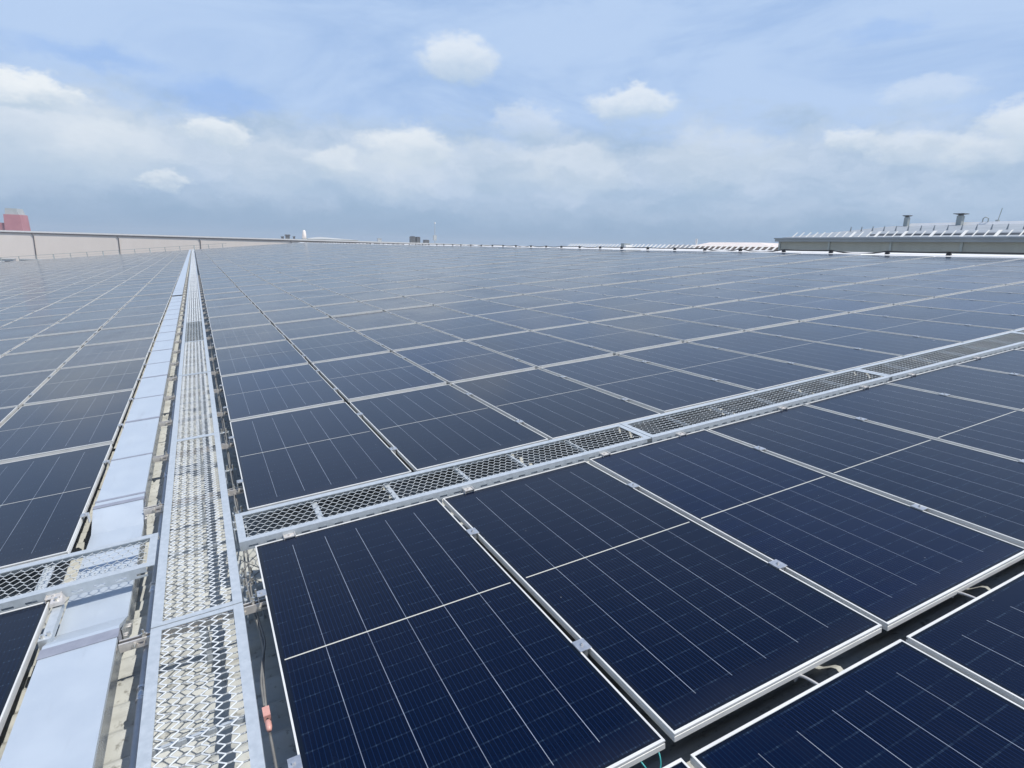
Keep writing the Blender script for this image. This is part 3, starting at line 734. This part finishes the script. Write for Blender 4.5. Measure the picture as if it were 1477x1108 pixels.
b = MB(); b.tube([(RX, 21.1, 4.5), (RX, 20.95, 5.5)], .025, 5); b.box(RX - .1, RX + .1, 21.0, 21.2, 4.59, 4.7); b.build('aerial', M['stack'], t)

# ------------------------------------------------------------------ small hall and fins further off along the ridge
t = thing('low_pink_hall', 'low far hall with pale pink hip roof left of the grey hall', 'building', (60, 54.5, 0))
b = MB(); b.box(0, 12, -6.2, 6.4, -12, 2.78); b.build('wall', M['brownwall'], t)
b = MB(); b.hexa([(-.3, -6.6, 2.782), (12.3, -6.6, 2.782), (12.3, 6.8, 2.782), (-.3, 6.8, 2.782), (2.5, -2.2, 3.36), (9.5, -2.2, 3.36), (9.5, 6.2, 3.36), (2.5, 6.2, 3.36)]); b.build('roof', M['pinkroof'], t)
t = thing('finned_hall', 'far pale roof with a row of small slanted white fins', 'building', (52, 0, 0))
b = MB(); b.box(0, 5, 38.5, 82, -12, 2.2); b.build('wall', M['beige'], t)
b = MB(); b.box(-.2, 5.2, 38.2, 82.3, 2.202, 2.32); b.build('roof', M['pinkroof'], t)
bf = MB(); bf.hexa([(0, -.11, 0), (.08, -.11, 0), (.08, .11, 0), (0, .11, 0), (.75, -.11, .5), (.83, -.11, .5), (.83, .11, .5), (.75, .11, .5)]); bfd = bf.data('fin', M['fin'])
for k in range(52):
    y = 39.0 + k * .82
    link('fin', bfd, t, (.3, y, 2.33), (0, 0, random.uniform(-.05, .05)))
t = thing('roof_cabinet', 'small grey cabinet on the ridge beyond the cable blocks', 'cabinet', W(20.9, 24.2, -.1))
b = MB(); b.box(-.2, .2, -.16, .14, -.06, .34); b.build('body', M['stack'], t)
b = MB(); b.box(-.22, .22, -.34, -.165, -.06, .26); b.build('door', M['white'], t)
t = thing('distant_plant_room', 'far white rooftop plant with a thin chimney near the pink hall', 'roof plant', (62, 66.0, 1.35))
b = MB(); b.box(0, 3, -2.6, 2.6, 0, 1.62); b.build('body', M['white'], t)
b = MB(); b.tube([(1, -2.2, 1.6), (1, -2.2, 2.5)], .16, 8); b.build('chimney', M['white'], t)

# ------------------------------------------------------------------ air
m = bpy.data.materials.new('haze'); m.use_nodes = True
for n in list(m.node_tree.nodes):
    if n.type == 'BSDF_PRINCIPLED': m.node_tree.nodes.remove(n)
pv = m.node_tree.nodes.new('ShaderNodeVolumePrincipled'); pv.inputs['Color'].default_value = (.86, .92, 1.0, 1); pv.inputs['Density'].default_value = HAZE
pv.inputs['Anisotropy'].default_value = 0.0
m.node_tree.links.new(pv.outputs[0], m.node_tree.nodes['Material Output'].inputs['Volume'])
b = MB(); b.box(-1500, 1500, -1500, 1500, -13, 22)
tag(b.build('haze', m), kind='stuff')
# ------------------------------------------------------------------ light and sky
sun_roof = Vector((.46, -.36, 1.0))
sd = W(*sun_roof).normalized()
elev, azim = math.asin(sd.z), math.atan2(sd.x, sd.y)
sun = bpy.data.lights.new('sun', 'SUN'); sun.energy = 4.6; sun.angle = R(.53); sun.color = (1.0, .955, .88)
so = bpy.data.objects.new('sun', sun); COL.objects.link(so); so.rotation_euler = sd.to_track_quat('Z', 'Y').to_euler()

world = bpy.data.worlds.new('World'); scene.world = world; world.use_nodes = True
t = NT(world.node_tree)
bg = world.node_tree.nodes['Background']
SKY = .1
sky = t.n('ShaderNodeTexSky', sky_type='NISHITA'); sky.sun_disc = False; sky.sun_elevation = elev; sky.sun_rotation = azim
sky.air_density = 1.0; sky.dust_density = 1.5; sky.ozone_density = 1.6
dirv = t.n('ShaderNodeTexCoord').outputs['Generated']
sep = t.n('ShaderNodeSeparateXYZ'); t.l(dirv, sep.inputs[0])
az = t.m('MULTIPLY', t.m('ARCTAN2', sep.outputs[0], sep.outputs[1]), 180 / math.pi)
el = t.m('MULTIPLY', t.m('ARCSINE', t.m('MAXIMUM', t.m('MINIMUM', sep.outputs[2], 1.0), -1.0)), 180 / math.pi)
cx = t.n('ShaderNodeCombineXYZ'); t.l(az, cx.inputs[0]); t.l(el, cx.inputs[1]); ae = cx.outputs[0]
def K(r, g, b, s=1.0):
    c = lin(r, g, b); return (c[0] / SKY * s, c[1] / SKY * s, c[2] / SKY * s, 1)
n_w = t.noise(t.scaled(ae, (.27, .46, 1)), 1.0, 10, .68)
warp = t.n('ShaderNodeVectorMath', operation='SUBTRACT'); t.l(n_w.outputs['Color'], warp.inputs[0]); warp.inputs[1].default_value = (.5, .5, .5)
wsc = t.scaled(warp.outputs[0], (6.5, 3.4, 0))
wp = t.n('ShaderNodeVectorMath', operation='ADD'); t.l(ae, wp.inputs[0]); t.l(wsc, wp.inputs[1]); wpos = wp.outputs[0]
wsep = t.n('ShaderNodeSeparateXYZ'); t.l(wpos, wsep.inputs[0]); wel = wsep.outputs[1]
# clear sky: Nishita blue softened by thin high cloud
veil = t.mr(t.noise(t.scaled(ae, (.045, .13, 1)), 1.0, 7, .62, .7).outputs['Fac'], .30, .58, .35, .96)
c = t.mix(.72, sky.outputs[0], K(150, 188, 242))
c = t.mix(veil, c, K(186, 210, 243))
c = t.mix(t.mr(el, 24, 48, 0, .85), c, t.mix(.5, sky.outputs[0], K(70, 132, 214)))
def cover(c, f, colr): return t.mix(f, c, colr)
# broad bank low over the horizon, ragged top
bank_n = t.noise(t.scaled(ae, (.09, .20, 1)), 1.0, 7, .6).outputs['Fac']
bank = t.mr(t.m('ADD', wel, t.m('MULTIPLY', t.m('SUBTRACT', bank_n, .5), 10.0)), 8.2, 11.6, 1.0, 0.0)
bshade = t.mr(t.noise(t.scaled(wpos, (.11, .26, 1)), 1.0, 8, .62).outputs['Fac'], .36, .66)
c = t.mix(t.m('MULTIPLY', bank, .86), c, t.mix(bshade, K(165, 190, 216), K(198, 214, 234)))
# lower grey-blue veil
low = t.mr(wel, .9, 5.4, 1.0, 0.0)
c = t.mix(t.m('MULTIPLY', low, .93), c, K(142, 171, 201))
hz = t.mr(el, -.5, 2.2, 1.0, 0.0)
c = t.mix(t.m('MULTIPLY', hz, .6), c, K(136, 166, 195))
fine = t.mr(t.noise(t.scaled(wpos, (.42, .8, 1)), 1.0, 6, .6).outputs['Fac'], .35, .65)
c = t.mix(t.m('MULTIPLY', t.m('MULTIPLY', bank, t.mr(wel, 3.5, 7.0)), .26), c, t.mix(fine, K(164, 188, 214), K(208, 221, 238)))
for (a_, e_, rx, ry, s_) in ((2.5, 10.9, 6.0, 1.7, .48), (-5.5, 12.6, 6.0, 1.0, .4), (55.5, 16.2, 3.5, 1.0, .3)):   # gaps of deeper blue
    d = t.n('ShaderNodeVectorMath', operation='SUBTRACT'); t.l(wpos, d.inputs[0]); d.inputs[1].default_value = (a_, e_, 0)
    q = t.n('ShaderNodeVectorMath', operation='LENGTH'); t.l(t.scaled(d.outputs[0], (1 / rx, 1 / ry, 0)), q.inputs[0])
    c = t.mix(t.m('MULTIPLY', t.mr(q.outputs['Value'], .2, 1.1, 1.0, 0.0), s_), c, K(128, 174, 238))
# individual cumulus puffs (azimuth, elevation, half width, half height, strength)
puffs = [(-9.0, 6.8, 9.0, 4.6, .5), (-9.8, 9.7, 4.6, 1.5, 1.0), (-4.0, 6.6, 6.5, 3.2, .4), (2.4, 8.3, 3.5, 1.7, .85), (-1.8, 4.4, 2.2, .9, .6), (6.5, 6.2, 7.5, 3.0, .3),
         (11.2, 7.0, 3.3, 1.6, .62), (17.4, 8.2, 5.0, 2.4, .82), (15.5, 5.8, 6.4, 2.4, .4), (21.8, 15.3, 4.3, 2.3, .72), (28.0, 10.7, 4.0, 2.0, .42),
         (36.8, 12.2, 4.3, 1.8, .75), (32.5, 6.9, 6.0, 2.8, .42), (25.0, 7.0, 7.0, 3.0, .3), (44.0, 7.6, 8.0, 3.2, .32), (54.6, 8.9, 2.8, 1.4, .6), (58.6, 7.9, 4.0, 1.8, .5),
         (58.5, 11.8, 4.0, 1.2, .3), (63.0, 7.4, 3.6, 1.7, .5), (65.5, 9.4, 3.8, 2.5, .75), (76, 9, 8, 4, .6), (-24, 9, 8, 4, .6)]
for (a_, e_, rx, ry, s_) in puffs:
    d = t.n('ShaderNodeVectorMath', operation='SUBTRACT'); t.l(wpos, d.inputs[0]); d.inputs[1].default_value = (a_, e_, 0)
    q = t.n('ShaderNodeVectorMath', operation='LENGTH'); t.l(t.scaled(d.outputs[0], (1 / rx, 1 / ry, 0)), q.inputs[0])
    dens = t.m('MULTIPLY', t.mr(q.outputs['Value'], .48, .98, 1.0, 0.0), s_)
    lit = t.mr(wel, e_ - ry * .9, e_ + ry * .55)
    c = t.mix(dens, c, t.mix(lit, K(182, 203, 224), K(238, 244, 249)))
t.l(c, bg.inputs['Color']); bg.inputs['Strength'].default_value = SKY

scene.view_settings.view_transform = 'Standard'; scene.view_settings.look = 'None'
scene.view_settings.exposure = 0.0; scene.view_settings.gamma = 1.0
scene.render.engine = 'CYCLES'
scene.cycles.use_denoising = True
scene.cycles.max_bounces = 6
